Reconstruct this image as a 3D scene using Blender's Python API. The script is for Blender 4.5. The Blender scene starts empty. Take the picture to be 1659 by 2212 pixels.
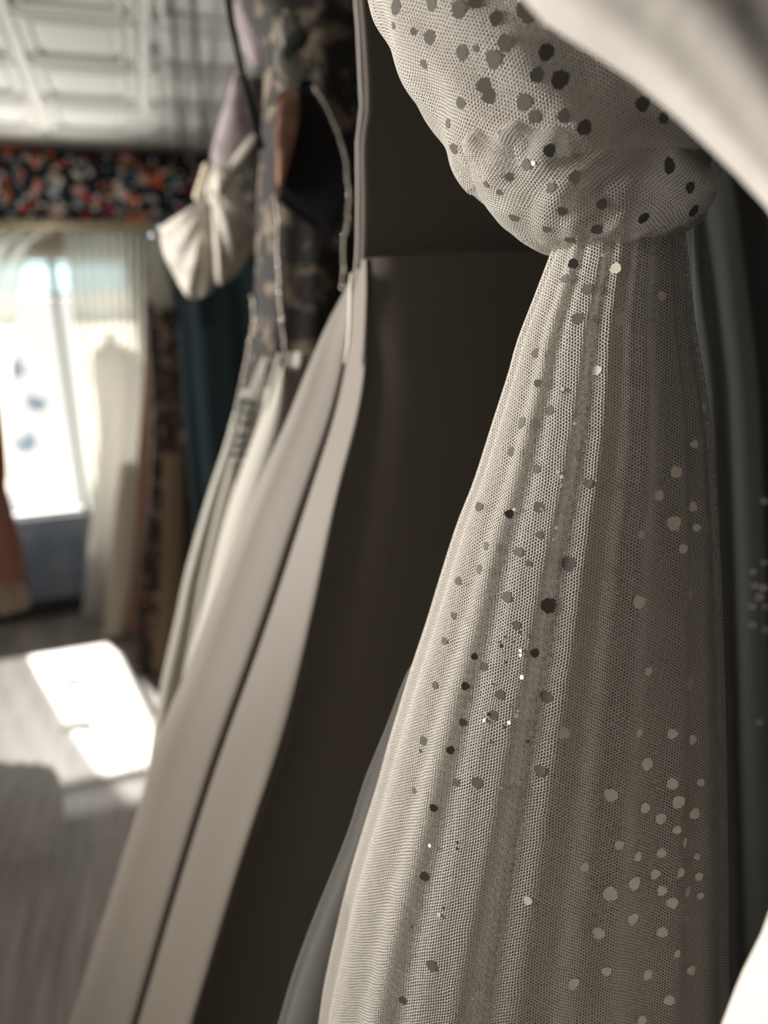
import bpy, math, random
from mathutils import Vector, Matrix
from mathutils.bvhtree import BVHTree
random.seed(7)
SC = bpy.context.scene
COL = SC.collection

# ------------------------------------------------------------------ camera
F = 1500.0                       # focal length in pixels of the 1659x2212 frame
CAM = Vector((0.0, 0.0, 1.40))
YAW, PITCH, ROLL = math.radians(18.0), math.radians(10.8), math.radians(3.5)
cd = bpy.data.cameras.new('camera'); cam = bpy.data.objects.new('camera', cd); COL.objects.link(cam)
cam.location = CAM
cam.rotation_euler = (Matrix.Rotation(-YAW, 3, 'Z') @ Matrix.Rotation(math.radians(90) - PITCH, 3, 'X') @ Matrix.Rotation(-ROLL, 3, 'Z')).to_euler()
cd.sensor_fit = 'VERTICAL'; cd.sensor_height = 36.0; cd.lens = 36.0 * F / 2212.0
cd.clip_start = 0.02; cd.clip_end = 60
cd.dof.use_dof = True; cd.dof.focus_distance = 0.56; cd.dof.aperture_fstop = 2.1; cd.dof.aperture_blades = 0
SC.camera = cam

# ------------------------------------------------------------------ world, sun, back window daylight, added side lamp, exposure
w = bpy.data.worlds.new('sky'); SC.world = w; w.use_nodes = True
bg = w.node_tree.nodes['Background']; bg.inputs[0].default_value = (0.94, 0.93, 0.86, 1); bg.inputs[1].default_value = 1.0
sd = bpy.data.lights.new('sun', 'SUN'); sun = bpy.data.objects.new('sun', sd); COL.objects.link(sun)
sd.energy = 26.0; sd.angle = math.radians(1.2); sd.color = (1.0, 0.95, 0.86)
SUN_DIR = Vector((0.18, -1.0, -0.86)).normalized()
sun.rotation_euler = SUN_DIR.to_track_quat('-Z', 'Y').to_euler()
ad = bpy.data.lights.new('side_key_light', 'AREA'); area = bpy.data.objects.new('side_key_light', ad); COL.objects.link(area)  # added lamp outside an unseen side opening, aimed to light the gowns
ad.shape = 'RECTANGLE'; ad.size = 1.3; ad.size_y = 1.6; ad.energy = 470.0; ad.color = (1.0, 0.97, 0.92)
area.location = (-3.5, 2.5, 2.1); area.rotation_euler = Vector((0.86, -0.50, -0.12)).to_track_quat('-Z', 'Y').to_euler()
bd = bpy.data.lights.new('back_window_daylight', 'AREA'); back = bpy.data.objects.new('back_window_daylight', bd); COL.objects.link(back)
bd.shape = 'RECTANGLE'; bd.size = 1.5; bd.size_y = 0.9; bd.energy = 480.0; bd.color = (1.0, 0.98, 0.93)
back.location = (-0.95, 5.55, 0.05); back.rotation_euler = Vector((0.0, -0.62, 0.80)).to_track_quat('-Z', 'Y').to_euler()
SC.view_settings.view_transform = 'Standard'; SC.view_settings.look = 'None'
SC.view_settings.exposure = 0.0; SC.view_settings.gamma = 1.0
SC.view_settings.use_curve_mapping = False
SC.cycles.transparent_max_bounces = 24
SC.cycles.max_bounces = 8
SC.cycles.sample_clamp_indirect = 4.0

# ------------------------------------------------------------------ helpers: where a viewed point stands in the room
FW = Vector((math.sin(YAW), math.cos(YAW), 0)); RT = Vector((math.cos(YAW), -math.sin(YAW), 0)); UP = Vector((0, 0, 1))
def ray(px, py):
    a = (px - 829.5) / F; b = -(py - 1106.0) / F
    x = a * math.cos(ROLL) + b * math.sin(ROLL); y = -a * math.sin(ROLL) + b * math.cos(ROLL)
    cp, sp = math.cos(PITCH), math.sin(PITCH)
    f = cp + y * sp; u = -sp + y * cp          # forward (horizontal) and up components
    return x, f, u
def sz(px, py, d):
    x, f, u = ray(px, py); k = d / f
    return x * k, CAM.z + u * k                # lateral, height on the vertical plane d in front of the camera
def P(s, z, d): return Vector((CAM.x, CAM.y, 0)) + RT * s + FW * d + UP * z
def W(px, py, d):
    s, z = sz(px, py, d); return P(s, z, d)
def on_wall(px, py, Y):                        # on a plane of constant room depth Y
    x, f, u = ray(px, py); v = RT * x + FW * f + UP * u
    return CAM + v * (Y / v.y)
def on_level(px, py, z):
    x, f, u = ray(px, py); v = RT * x + FW * f + UP * u
    return CAM + v * ((z - CAM.z) / v.z)
def interp(pts, t):                            # smooth interpolation through (t, v) pairs, linear beyond the ends
    if t <= pts[0][0]:
        a, b = pts[0], pts[1]; return a[1] + (b[1] - a[1]) * (t - a[0]) / (b[0] - a[0])
    if t >= pts[-1][0]:
        a, b = pts[-2], pts[-1]; return b[1] + (b[1] - a[1]) * (t - b[0]) / (b[0] - a[0])
    for i in range(len(pts) - 1):
        if pts[i][0] <= t <= pts[i + 1][0]:
            p0 = pts[max(0, i - 1)]; p1 = pts[i]; p2 = pts[i + 1]; p3 = pts[min(len(pts) - 1, i + 2)]
            h = p2[0] - p1[0]; x = (t - p1[0]) / h
            m1 = (p2[1] - p0[1]) / max(1e-9, p2[0] - p0[0]) * h; m2 = (p3[1] - p1[1]) / max(1e-9, p3[0] - p1[0]) * h
            return ((2*x**3 - 3*x*x + 1) * p1[1] + (x**3 - 2*x*x + x) * m1 + (-2*x**3 + 3*x*x) * p2[1] + (x**3 - x*x) * m2)
def curve_z(pts, dfun):                        # [(py, px)] -> [(z, lateral)] sorted by z
    out = []
    for py, px in pts:
        d = dfun(0); 
        for _ in range(4):
            s, z = sz(px, py, d); d = dfun(z)
        out.append((z, s))
    out.sort(); return out

# ------------------------------------------------------------------ helpers: objects
def tag(o, label=None, cat=None, group=None, kind=None):
    if label: o['label'] = label
    if cat: o['category'] = cat
    if group: o['group'] = group
    if kind: o['kind'] = kind
    return o
def thing(name, label, cat, loc, group=None):
    o = bpy.data.objects.new(name, None); COL.objects.link(o); o.location = loc; o.empty_display_size = 0.05
    return tag(o, label, cat, group)
GEO = {}
def obj(name, V, Fc, mat, parent=None, uv=None, smooth=True, mats=None, midx=None):
    me = bpy.data.meshes.new(name)
    off = parent_world(parent)
    me.from_pydata([tuple(Vector(v) - off) for v in V], [], Fc)
    if uv is not None:
        l = me.uv_layers.new(name='UVMap')
        for poly in me.polygons:
            for li in poly.loop_indices:
                l.data[li].uv = uv[me.loops[li].vertex_index]
    if mat: me.materials.append(mat)
    for m in (mats or []): me.materials.append(m)
    if midx: me.polygons.foreach_set('material_index', midx)
    me.polygons.foreach_set('use_smooth', [smooth] * len(me.polygons))
    me.update()
    o = bpy.data.objects.new(name, me); COL.objects.link(o)
    if parent: o.parent = parent
    GEO[o.name] = (V, Fc)
    return o
def parent_world(p):
    v = Vector((0, 0, 0))
    while p: v += p.location; p = p.parent
    return v
def box(V, Fc, lo, hi):
    b = len(V); x0, y0, z0 = lo; x1, y1, z1 = hi
    V += [Vector(c) for c in ((x0,y0,z0),(x1,y0,z0),(x1,y1,z0),(x0,y1,z0),(x0,y0,z1),(x1,y0,z1),(x1,y1,z1),(x0,y1,z1))]
    Fc += [tuple(b + i for i in f) for f in ((0,3,2,1),(4,5,6,7),(0,1,5,4),(1,2,6,5),(2,3,7,6),(3,0,4,7))]
def struct(name, V, Fc, mat, parent=None, smooth=False, uv=None):
    o = obj(name, V, Fc, mat, parent, uv, smooth)
    if not parent: o['kind'] = 'structure'
    return o
def tube(V, Fc, pts, r, n=10, cap=True):
    b0 = len(V); N = len(pts)
    for i, p in enumerate(pts):
        p = Vector(p); q = Vector(pts[min(N-1, i+1)]) - Vector(pts[max(0, i-1)])
        q.normalize(); a = q.cross(UP if abs(q.z) < .95 else RT).normalized(); b = q.cross(a)
        rr = r[i] if isinstance(r, (list, tuple)) else r
        for k in range(n):
            t = 2 * math.pi * k / n; V.append(p + a * math.cos(t) * rr + b * math.sin(t) * rr)
    for i in range(N - 1):
        for k in range(n):
            Fc.append((b0+i*n+k, b0+i*n+(k+1)%n, b0+(i+1)*n+(k+1)%n, b0+(i+1)*n+k))
    if cap:
        Fc.append(tuple(b0 + k for k in range(n))[::-1]); Fc.append(tuple(b0 + (N-1)*n + k for k in range(n)))
def ball(V, Fc, c, r, n=8, m=5, sq=(1,1,1)):
    b = len(V)
    V.append(Vector(c) + Vector((0,0,r*sq[2])))
    for i in range(1, m):
        a = math.pi * i / m
        for k in range(n):
            t = 2*math.pi*k/n
            V.append(Vector(c) + Vector((r*sq[0]*math.sin(a)*math.cos(t), r*sq[1]*math.sin(a)*math.sin(t), r*sq[2]*math.cos(a))))
    V.append(Vector(c) - Vector((0,0,r*sq[2]))); e = len(V)-1
    for k in range(n):
        Fc.append((b, b+1+k, b+1+(k+1)%n)); Fc.append((e, e-n+(k+1)%n, e-n+k))
    for i in range(m-2):
        for k in range(n):
            Fc.append((b+1+i*n+k, b+1+(i+1)*n+k, b+1+(i+1)*n+(k+1)%n, b+1+i*n+(k+1)%n))

def ring(L, R, d, depth, zt=None, zb=0.02, rows=90, cols=160, fold=None, dfun=None, z_fold=None, uvs=1.0, phi0=0.0, span=2*math.pi, twist=0.0, top_py=None, bot_py=None):
    """a hollow garment: L and R are the outlines [(py, px)] met by the vertical plane d ahead, depth(z, halfwidth) the half depth"""
    df = dfun or (lambda z: d)
    Lc, Rc = curve_z(L, df), curve_z(R, df)
    if zt is None: zt = max(Lc[-1][0], Rc[-1][0])
    V, Fc, UV = [], [], []
    closed = span > 6.28
    nc = cols if closed else cols
    v = 0; prev = None
    for i in range(rows + 1):
        t = i / rows; z = zt + (zb - zt) * t
        a, b = interp(Lc, z), interp(Rc, z); c = (a + b) / 2; h = max(0.004, (b - a) / 2)
        dw = depth(z, h); dd = df(z)
        rowp = []
        for k in range(nc + 1):
            ph = phi0 + span * k / nc
            fo = fold(ph, t, z) if fold else 0.0
            nx, ny = math.cos(ph) / h, math.sin(ph) / dw; nn = math.hypot(nx, ny); nx /= nn; ny /= nn
            s = c + math.cos(ph) * h + nx * fo; q = math.sin(ph) * dw + ny * fo
            zz = z + (z_fold(ph, t) if z_fold else 0.0)
            rowp.append(P(s, zz, dd - q))
        if prev: v += (rowp[nc // 4] - prev[nc // 4]).length
        prev = rowp
        cum = [0.0]
        for k in range(nc): cum.append(cum[-1] + (rowp[k+1] - rowp[k]).length)
        ref = cum[min(nc, int(nc * 0.25 if closed else nc * .5))]
        for k in range(nc + 1):
            V.append(rowp[k]); UV.append(((cum[k] - ref) * uvs, v * uvs))
    n = nc + 1
    for i in range(rows):
        for k in range(nc):
            Fc.append((i*n+k, i*n+k+1, (i+1)*n+k+1, (i+1)*n+k))
    return V, Fc, UV
def loft(columns, rows, zt, zb):
    """columns: list of ([(py,px)], d_top, d_bottom) joined left to right; rows share heights"""
    cs = []
    for pts, d0, d1 in columns:
        f = (lambda d0, d1: (lambda z: d0 + (d1 - d0) * min(1.2, max(0, (zt - z) / (zt - 0.35)))))(d0, d1)
        cs.append((curve_z(pts, f), f))
    V, Fc, UV = [], [], []
    n = len(cs)
    for i in range(rows + 1):
        z = zt + (zb - zt) * i / rows; cum = 0; last = None
        for c, f in cs:
            p = P(interp(c, z), z, f(z))
            if last is not None: cum += (p - last).length
            last = p; V.append(p); UV.append((cum, i / rows * (zt - zb)))
    for i in range(rows):
        for k in range(n - 1): Fc.append((i*n+k, i*n+k+1, (i+1)*n+k+1, (i+1)*n+k))
    return V, Fc, UV
def hit(tree, px, py):
    x, f, u = ray(px, py); v = (RT * x + FW * f + UP * u).normalized()
    return tree.ray_cast(CAM, v)
def solid(o, th, off=1.0):
    m = o.modifiers.new('thickness', 'SOLIDIFY'); m.thickness = th; m.offset = off; return o
def poly_slab(name, pts, d, th, mat, parent, bulge=0.0, jig=0.0, dd=None):
    """a padded piece of cloth with the outline pts [(px,py)] hanging d ahead; dd gives the distance of each corner"""
    c = (sum(p[0] for p in pts) / len(pts), sum(p[1] for p in pts) / len(pts)); cdp = d if dd is None else sum(dd) / len(dd)
    V, Fc = [], []; n = len(pts); K = 6
    for side in (1, -1):
        b = len(V)
        V.append(W(c[0], c[1], cdp - side * (th + bulge)))
        for j in range(1, K + 1):
            r = j / K; prof = math.sqrt(max(0, 1 - r ** 2.2))
            for i, (x, y) in enumerate(pts):
                dj = d if dd is None else dd[i]
                V.append(W(c[0] + (x - c[0]) * r, c[1] + (y - c[1]) * r, cdp + (dj - cdp) * r - side * (th * 0.5 + (bulge + th * .5) * prof) * (1 if j < K else 0.2)))
        for i in range(n):
            Fc.append((b, b + 1 + i, b + 1 + (i + 1) % n))
            for j in range(K - 1):
                Fc.append((b+1+j*n+i, b+1+(j+1)*n+i, b+1+(j+1)*n+(i+1)%n, b+1+j*n+(i+1)%n))
        if side == 1: rim1 = b + 1 + (K-1)*n
        else: rim2 = b + 1 + (K-1)*n
    for i in range(n): Fc.append((rim1 + i, rim1 + (i+1)%n, rim2 + (i+1)%n, rim2 + i))
    uv = [((v - V[0]).dot(RT), (v - V[0]).z) for v in V]
    return obj(name, V, Fc, mat, parent, uv)
def dense(pts, k=4):                           # closed outline, rounded by Catmull-Rom
    out = []; n = len(pts)
    for i in range(n):
        p0, p1, p2, p3 = (pts[(i + j - 1) % n] for j in range(4))
        for q in range(k):
            t = q / k
            out.append(tuple(0.5 * (2*p1[a] + (p2[a]-p0[a])*t + (2*p0[a]-5*p1[a]+4*p2[a]-p3[a])*t*t + (3*p1[a]-p0[a]-3*p2[a]+p3[a])*t**3) for a in (0, 1)))
    return out

# ------------------------------------------------------------------ materials
def new_mat(name):
    m = bpy.data.materials.new(name); m.use_nodes = True; nt = m.node_tree
    for n in list(nt.nodes): nt.nodes.remove(n)
    out = nt.nodes.new('ShaderNodeOutputMaterial'); return m, nt, out
def N(nt, t, **kw):
    n = nt.nodes.new(t)
    for k, v in kw.items(): setattr(n, k, v)
    return n
def math_node(nt, op, a, b=None, c=None):
    n = nt.nodes.new('ShaderNodeMath'); n.operation = op
    for i, x in enumerate((a, b, c)):
        if x is None: continue
        if isinstance(x, (int, float)): n.inputs[i].default_value = x
        else: nt.links.new(x, n.inputs[i])
    return n.outputs[0]
def principled(name, col, rough=0.8, sheen=0.0, metal=0.0, trans=0.0, noise=None, spec=0.3, bump=None, col2=None, scale=8.0, thr=(0.4, 0.6)):
    """plain or two-tone surface; trans mixes in translucency for cloth"""
    m, nt, out = new_mat(name); b = N(nt, 'ShaderNodeBsdfPrincipled'); L = nt.links.new
    b.inputs['Base Color'].default_value = (*col, 1); b.inputs['Roughness'].default_value = rough
    b.inputs['Metallic'].default_value = metal; b.inputs['Specular IOR Level'].default_value = spec
    b.inputs['Sheen Weight'].default_value = sheen
    tc = N(nt, 'ShaderNodeTexCoord'); colsock = None
    if col2:
        nz = N(nt, 'ShaderNodeTexNoise'); nz.inputs['Scale'].default_value = scale; nz.inputs['Detail'].default_value = 3
        L(tc.outputs['Object'], nz.inputs['Vector'])
        mr = N(nt, 'ShaderNodeMapRange'); mr.inputs[1].default_value, mr.inputs[2].default_value = thr
        L(nz.outputs[0], mr.inputs[0]); mx = N(nt, 'ShaderNodeMix', data_type='RGBA')
        L(mr.outputs[0], mx.inputs[0]); mx.inputs[6].default_value = (*col, 1); mx.inputs[7].default_value = (*col2, 1)
        L(mx.outputs[2], b.inputs['Base Color']); colsock = mx.outputs[2]
    if bump:
        nz = N(nt, 'ShaderNodeTexNoise'); nz.inputs['Scale'].default_value = bump[0]; nz.inputs['Detail'].default_value = 3
        L(tc.outputs['Object'], nz.inputs['Vector'])
        bp = N(nt, 'ShaderNodeBump'); bp.inputs['Strength'].default_value = bump[1]; bp.inputs['Distance'].default_value = bump[2]
        L(nz.outputs[0], bp.inputs['Height']); L(bp.outputs[0], b.inputs['Normal'])
    if trans > 0:
        tr = N(nt, 'ShaderNodeBsdfTranslucent'); tr.inputs[0].default_value = (*col, 1)
        if colsock: L(colsock, tr.inputs[0])
        ms = N(nt, 'ShaderNodeMixShader'); ms.inputs[0].default_value = trans
        L(b.outputs[0], ms.inputs[1]); L(tr.outputs[0], ms.inputs[2]); L(ms.outputs[0], out.inputs[0])
    else: L(b.outputs[0], out.inputs[0])
    return m
def sheer(name, col, alpha, trans=0.5, stripes=None):
    m, nt, out = new_mat(name); L = nt.links.new
    d = N(nt, 'ShaderNodeBsdfDiffuse'); d.inputs[0].default_value = (*col, 1)
    t = N(nt, 'ShaderNodeBsdfTranslucent'); t.inputs[0].default_value = (*col, 1)
    ms = N(nt, 'ShaderNodeMixShader'); ms.inputs[0].default_value = trans; L(d.outputs[0], ms.inputs[1]); L(t.outputs[0], ms.inputs[2])
    tp = N(nt, 'ShaderNodeBsdfTransparent'); mx = N(nt, 'ShaderNodeMixShader'); mx.inputs[0].default_value = alpha
    lw = N(nt, 'ShaderNodeLayerWeight'); lw.inputs[0].default_value = 0.25
    a = math_node(nt, 'MULTIPLY_ADD', lw.outputs['Facing'], (1 - alpha) * 0.8, alpha)
    if stripes:
        uvn = N(nt, 'ShaderNodeTexCoord'); sp = N(nt, 'ShaderNodeSeparateXYZ'); L(uvn.outputs['UV'], sp.inputs[0])
        s = math_node(nt, 'SINE', math_node(nt, 'MULTIPLY', sp.outputs[1], 2 * math.pi / stripes))
        a = math_node(nt, 'MULTIPLY', a, math_node(nt, 'MULTIPLY_ADD', s, 0.4, 0.75))
    L(a, mx.inputs[0]); L(tp.outputs[0], mx.inputs[1]); L(ms.outputs[0], mx.inputs[2]); L(mx.outputs[0], out.inputs[0])
    return m
def tulle(name, col, cell=0.0022, lo=-0.5, hi=0.5, trans=0.4, fill=0.05):
    """hexagonal net: three crossed cosines give round holes on a hexagonal lattice"""
    m, nt, out = new_mat(name); L = nt.links.new
    tc = N(nt, 'ShaderNodeTexCoord')
    nz = N(nt, 'ShaderNodeTexNoise'); nz.inputs['Scale'].default_value = 35.0; nz.inputs['Detail'].default_value = 2; L(tc.outputs['UV'], nz.inputs['Vector'])
    wob = N(nt, 'ShaderNodeVectorMath', operation='MULTIPLY_ADD'); L(nz.outputs[1], wob.inputs[0]); wob.inputs[1].default_value = (0.004,) * 3; L(tc.outputs['UV'], wob.inputs[2])
    k = 2 * math.pi / (cell * 0.866); acc = None
    for ang in (0, 120, 240):
        dt = N(nt, 'ShaderNodeVectorMath', operation='DOT_PRODUCT'); L(wob.outputs[0], dt.inputs[0])
        dt.inputs[1].default_value = (k * math.cos(math.radians(ang)), k * math.sin(math.radians(ang)), 0)
        c = math_node(nt, 'COSINE', dt.outputs['Value']); acc = c if acc is None else math_node(nt, 'ADD', acc, c)
    mr = N(nt, 'ShaderNodeMapRange'); mr.inputs[1].default_value = lo; mr.inputs[2].default_value = hi; mr.inputs[3].default_value = 1.0; mr.inputs[4].default_value = fill
    L(acc, mr.inputs[0])
    d = N(nt, 'ShaderNodeBsdfDiffuse'); d.inputs[0].default_value = (*col, 1)
    t = N(nt, 'ShaderNodeBsdfTranslucent'); t.inputs[0].default_value = (*col, 1)
    g = N(nt, 'ShaderNodeBsdfGlossy'); g.inputs[0].default_value = (*col, 1); g.inputs[1].default_value = 0.35
    bp = N(nt, 'ShaderNodeBump'); bp.inputs['Strength'].default_value = 0.6; bp.inputs['Distance'].default_value = 0.0006; bp.invert = True
    L(acc, bp.inputs['Height']); L(bp.outputs[0], g.inputs['Normal']); L(bp.outputs[0], d.inputs['Normal'])
    ms = N(nt, 'ShaderNodeMixShader'); ms.inputs[0].default_value = trans; L(d.outputs[0], ms.inputs[1]); L(t.outputs[0], ms.inputs[2])
    mg = N(nt, 'ShaderNodeMixShader'); mg.inputs[0].default_value = 0.10; L(ms.outputs[0], mg.inputs[1]); L(g.outputs[0], mg.inputs[2])
    tp = N(nt, 'ShaderNodeBsdfTransparent'); mx = N(nt, 'ShaderNodeMixShader')
    L(mr.outputs[0], mx.inputs[0]); L(tp.outputs[0], mx.inputs[1]); L(mg.outputs[0], mx.inputs[2]); L(mx.outputs[0], out.inputs[0])
    return m
def cellular(name, base, palette, scale, rad, coord='Object', rough=0.8, petals=True, seed=0.0):
    """blossoms or lace motifs: Voronoi cells inside a radius take a palette colour, the rest the ground colour; two sizes"""
    m, nt, out = new_mat(name); L = nt.links.new; tc = N(nt, 'ShaderNodeTexCoord'); prev = None
    nz = N(nt, 'ShaderNodeTexNoise'); nz.inputs['Scale'].default_value = scale * 1.7; L(tc.outputs[coord], nz.inputs['Vector'])
    wob = N(nt, 'ShaderNodeVectorMath', operation='MULTIPLY_ADD'); L(nz.outputs[1], wob.inputs[0]); wob.inputs[1].default_value = (0.5 / scale,) * 3; L(tc.outputs[coord], wob.inputs[2])
    for s, r, off in ((scale * 1.9, rad, 3.1 + seed), (scale, rad, 7.7 + seed)):
        mp = N(nt, 'ShaderNodeMapping'); mp.inputs[1].default_value = (off, off * .3, off * .7); L(wob.outputs[0], mp.inputs[0])
        vo = N(nt, 'ShaderNodeTexVoronoi'); vo.inputs['Scale'].default_value = s; L(mp.outputs[0], vo.inputs['Vector'])
        ramp = N(nt, 'ShaderNodeValToRGB'); ramp.color_ramp.interpolation = 'CONSTANT'
        e = ramp.color_ramp.elements
        while len(e) < len(palette): e.new(0.5)
        for i, c in enumerate(palette): e[i].position = i / len(palette); e[i].color = (*c, 1)
        sp = N(nt, 'ShaderNodeSeparateXYZ'); L(vo.outputs['Color'], sp.inputs[0]); L(sp.outputs[0], ramp.inputs[0])
        mr = N(nt, 'ShaderNodeMapRange'); mr.inputs[1].default_value = r * 0.85; mr.inputs[2].default_value = r; mr.inputs[3].default_value = 1; mr.inputs[4].default_value = 0
        L(vo.outputs['Distance'], mr.inputs[0])
        keep = math_node(nt, 'MULTIPLY', mr.outputs[0], math_node(nt, 'GREATER_THAN', sp.outputs[1], 0.22))
        mx = N(nt, 'ShaderNodeMix', data_type='RGBA'); L(keep, mx.inputs[0])
        if prev is None: mx.inputs[6].default_value = (*base, 1)
        else: L(prev, mx.inputs[6])
        L(ramp.outputs[0], mx.inputs[7]); prev = mx.outputs[2]
    b = N(nt, 'ShaderNodeBsdfPrincipled'); b.inputs['Roughness'].default_value = rough; b.inputs['Specular IOR Level'].default_value = 0.25
    L(prev, b.inputs['Base Color']); L(b.outputs[0], out.inputs[0]); return m

M = {}
M['ceiling'] = principled('ceiling_paint', (0.86, 0.85, 0.81), 0.7)
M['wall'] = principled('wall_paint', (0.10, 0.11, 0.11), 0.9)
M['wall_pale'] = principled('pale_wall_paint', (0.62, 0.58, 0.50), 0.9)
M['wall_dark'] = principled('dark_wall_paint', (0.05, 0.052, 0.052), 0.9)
M['riser'] = principled('blue_grey_paint', (0.20, 0.26, 0.36), 0.7, col2=(0.30, 0.34, 0.42), scale=5)
M['frame'] = principled('window_frame_paint', (0.75, 0.75, 0.72), 0.5)
M['curtain'] = sheer('sheer_curtain', (0.44, 0.42, 0.37), 0.80, 0.65)
M['header'] = principled('curtain_header', (0.62, 0.55, 0.42), 0.8, trans=0.4)
M['tint'] = sheer('blue_tinted_pane', (0.50, 0.68, 0.76), 0.55, 0.5)
M['glass'] = sheer('clear_pane', (0.9, 0.95, 1.0), 0.03, 0.2)
M['valance'] = cellular('floral_print', (0.012, 0.025, 0.035), [(0.50,0.04,0.06),(0.80,0.36,0.30),(0.95,0.85,0.72),(0.90,0.60,0.50),(0.85,0.18,0.04),(0.22,0.36,0.44),(0.90,0.85,0.78),(0.42,0.05,0.15),(0.85,0.50,0.46),(0.60,0.66,0.66)], 12.5, 0.43)
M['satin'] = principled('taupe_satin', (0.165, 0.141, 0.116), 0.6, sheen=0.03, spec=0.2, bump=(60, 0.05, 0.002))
M['satin_lining'] = principled('satin_bodice', (0.2, 0.18, 0.155), 0.6, sheen=0.2)
M['ivory'] = principled('ivory_satin', (0.64, 0.59, 0.535), 0.62, sheen=0.1, spec=0.2, bump=(14, 0.5, 0.006))
M['tulle'] = tulle('ivory_tulle', (0.70, 0.655, 0.595), cell=0.0026, fill=0.0)
M['tulle_under'] = tulle('ivory_under_tulle', (0.55, 0.51, 0.45), cell=0.0019, lo=-0.5, hi=0.8, fill=0.1, trans=0.35)
M['tulle_fine'] = sheer('fine_voile', (0.24, 0.23, 0.21), 0.08, 0.5, stripes=0.0032)
M['slip'] = principled('slip_lining', (0.29, 0.27, 0.24), 0.8)
M['dot_lightened'] = principled('lightened_flocked_dot', (0.62, 0.56, 0.48), 0.9)  # same dots, colour lightened for the skirt's shaded side
M['dot'] = principled('darkened_flocked_dot', (0.11, 0.10, 0.085), 0.9)  # dot colour darkened to imitate opaque dots against backlit tulle
M['sequin'] = principled('clear_sequin', (0.97, 0.95, 0.9), 0.35, metal=1.0)
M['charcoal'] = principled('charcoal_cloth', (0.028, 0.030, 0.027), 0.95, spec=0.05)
M['teal'] = principled('dark_teal_satin', (0.007, 0.012, 0.014), 0.9, spec=0.08)
M['lace'] = principled('floral_lace', (0.020, 0.017, 0.014), 0.8, col2=(0.15, 0.118, 0.085), scale=26, thr=(0.52, 0.64))
M['void'] = principled('neck_shade_black', (0.012, 0.010, 0.010), 0.95)  # black for the shade inside the neckline
M['rose'] = principled('rose_beige_lining', (0.50, 0.27, 0.18), 0.7, trans=0.2, col2=(0.30, 0.16, 0.11), scale=18)
M['bead'] = principled('silver_bead', (0.75, 0.70, 0.64), 0.18, metal=0.8)
M['beadthread'] = principled('beaded_trim', (0.44, 0.39, 0.33), 0.35, metal=0.5)
M['greige'] = principled('greige_chiffon', (0.40, 0.37, 0.32), 0.7, trans=0.2)
M['black'] = principled('black_cloth', (0.010, 0.012, 0.012), 0.9, spec=0.05)
M['leaf'] = principled('black_leaf_applique', (0.025, 0.028, 0.024), 0.9)
M['lilac'] = principled('lilac_organza', (0.50, 0.42, 0.42), 0.6, trans=0.35, col2=(0.30, 0.24, 0.26), scale=14, thr=(0.42, 0.7))
M['cream'] = principled('cream_lace', (0.76, 0.70, 0.62), 0.6, trans=0.4, bump=(70, 0.9, 0.006), col2=(0.46, 0.44, 0.42), scale=26, thr=(0.5, 0.75))
M['braid'] = principled('cream_braid', (0.74, 0.66, 0.48), 0.5)
M['bluedrop'] = principled('pale_blue_crystal', (0.65, 0.78, 0.88), 0.15, metal=0.4)
M['brown'] = cellular('bronze_sequin_lace', (0.05, 0.035, 0.028), [(0.22,0.14,0.10),(0.10,0.07,0.05),(0.36,0.27,0.22),(0.06,0.05,0.045)], 14.0, 0.5, rough=0.5)
M['tan'] = principled('tan_satin', (0.34, 0.24, 0.16), 0.5, trans=0.15)
M['blush'] = principled('blush_chiffon', (0.62, 0.42, 0.34), 0.7, trans=0.4)
M['white'] = principled('white_chiffon', (0.80, 0.77, 0.70), 0.7, trans=0.45)
M['pale_grey'] = principled('pale_grey_chiffon', (0.80, 0.79, 0.76), 0.8, trans=0.75)
M['rust'] = principled('rust_satin', (0.55, 0.20, 0.04), 0.5, trans=0.2)
M['pink'] = principled('dusty_pink_satin', (0.50, 0.24, 0.20), 0.6, trans=0.2)
M['ruffle'] = principled('tan_ruffle', (0.58, 0.47, 0.38), 0.7, trans=0.2)
M['sticker'] = principled('blue_grey_sticker', (0.35, 0.42, 0.50), 0.8, trans=0.3)
M['metal'] = principled('chrome', (0.6, 0.6, 0.6), 0.25, metal=1.0)
M['cord'] = principled('grey_cord', (0.16, 0.14, 0.14), 0.8)
M['cordw'] = principled('white_cord', (0.85, 0.83, 0.78), 0.8)

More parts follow.
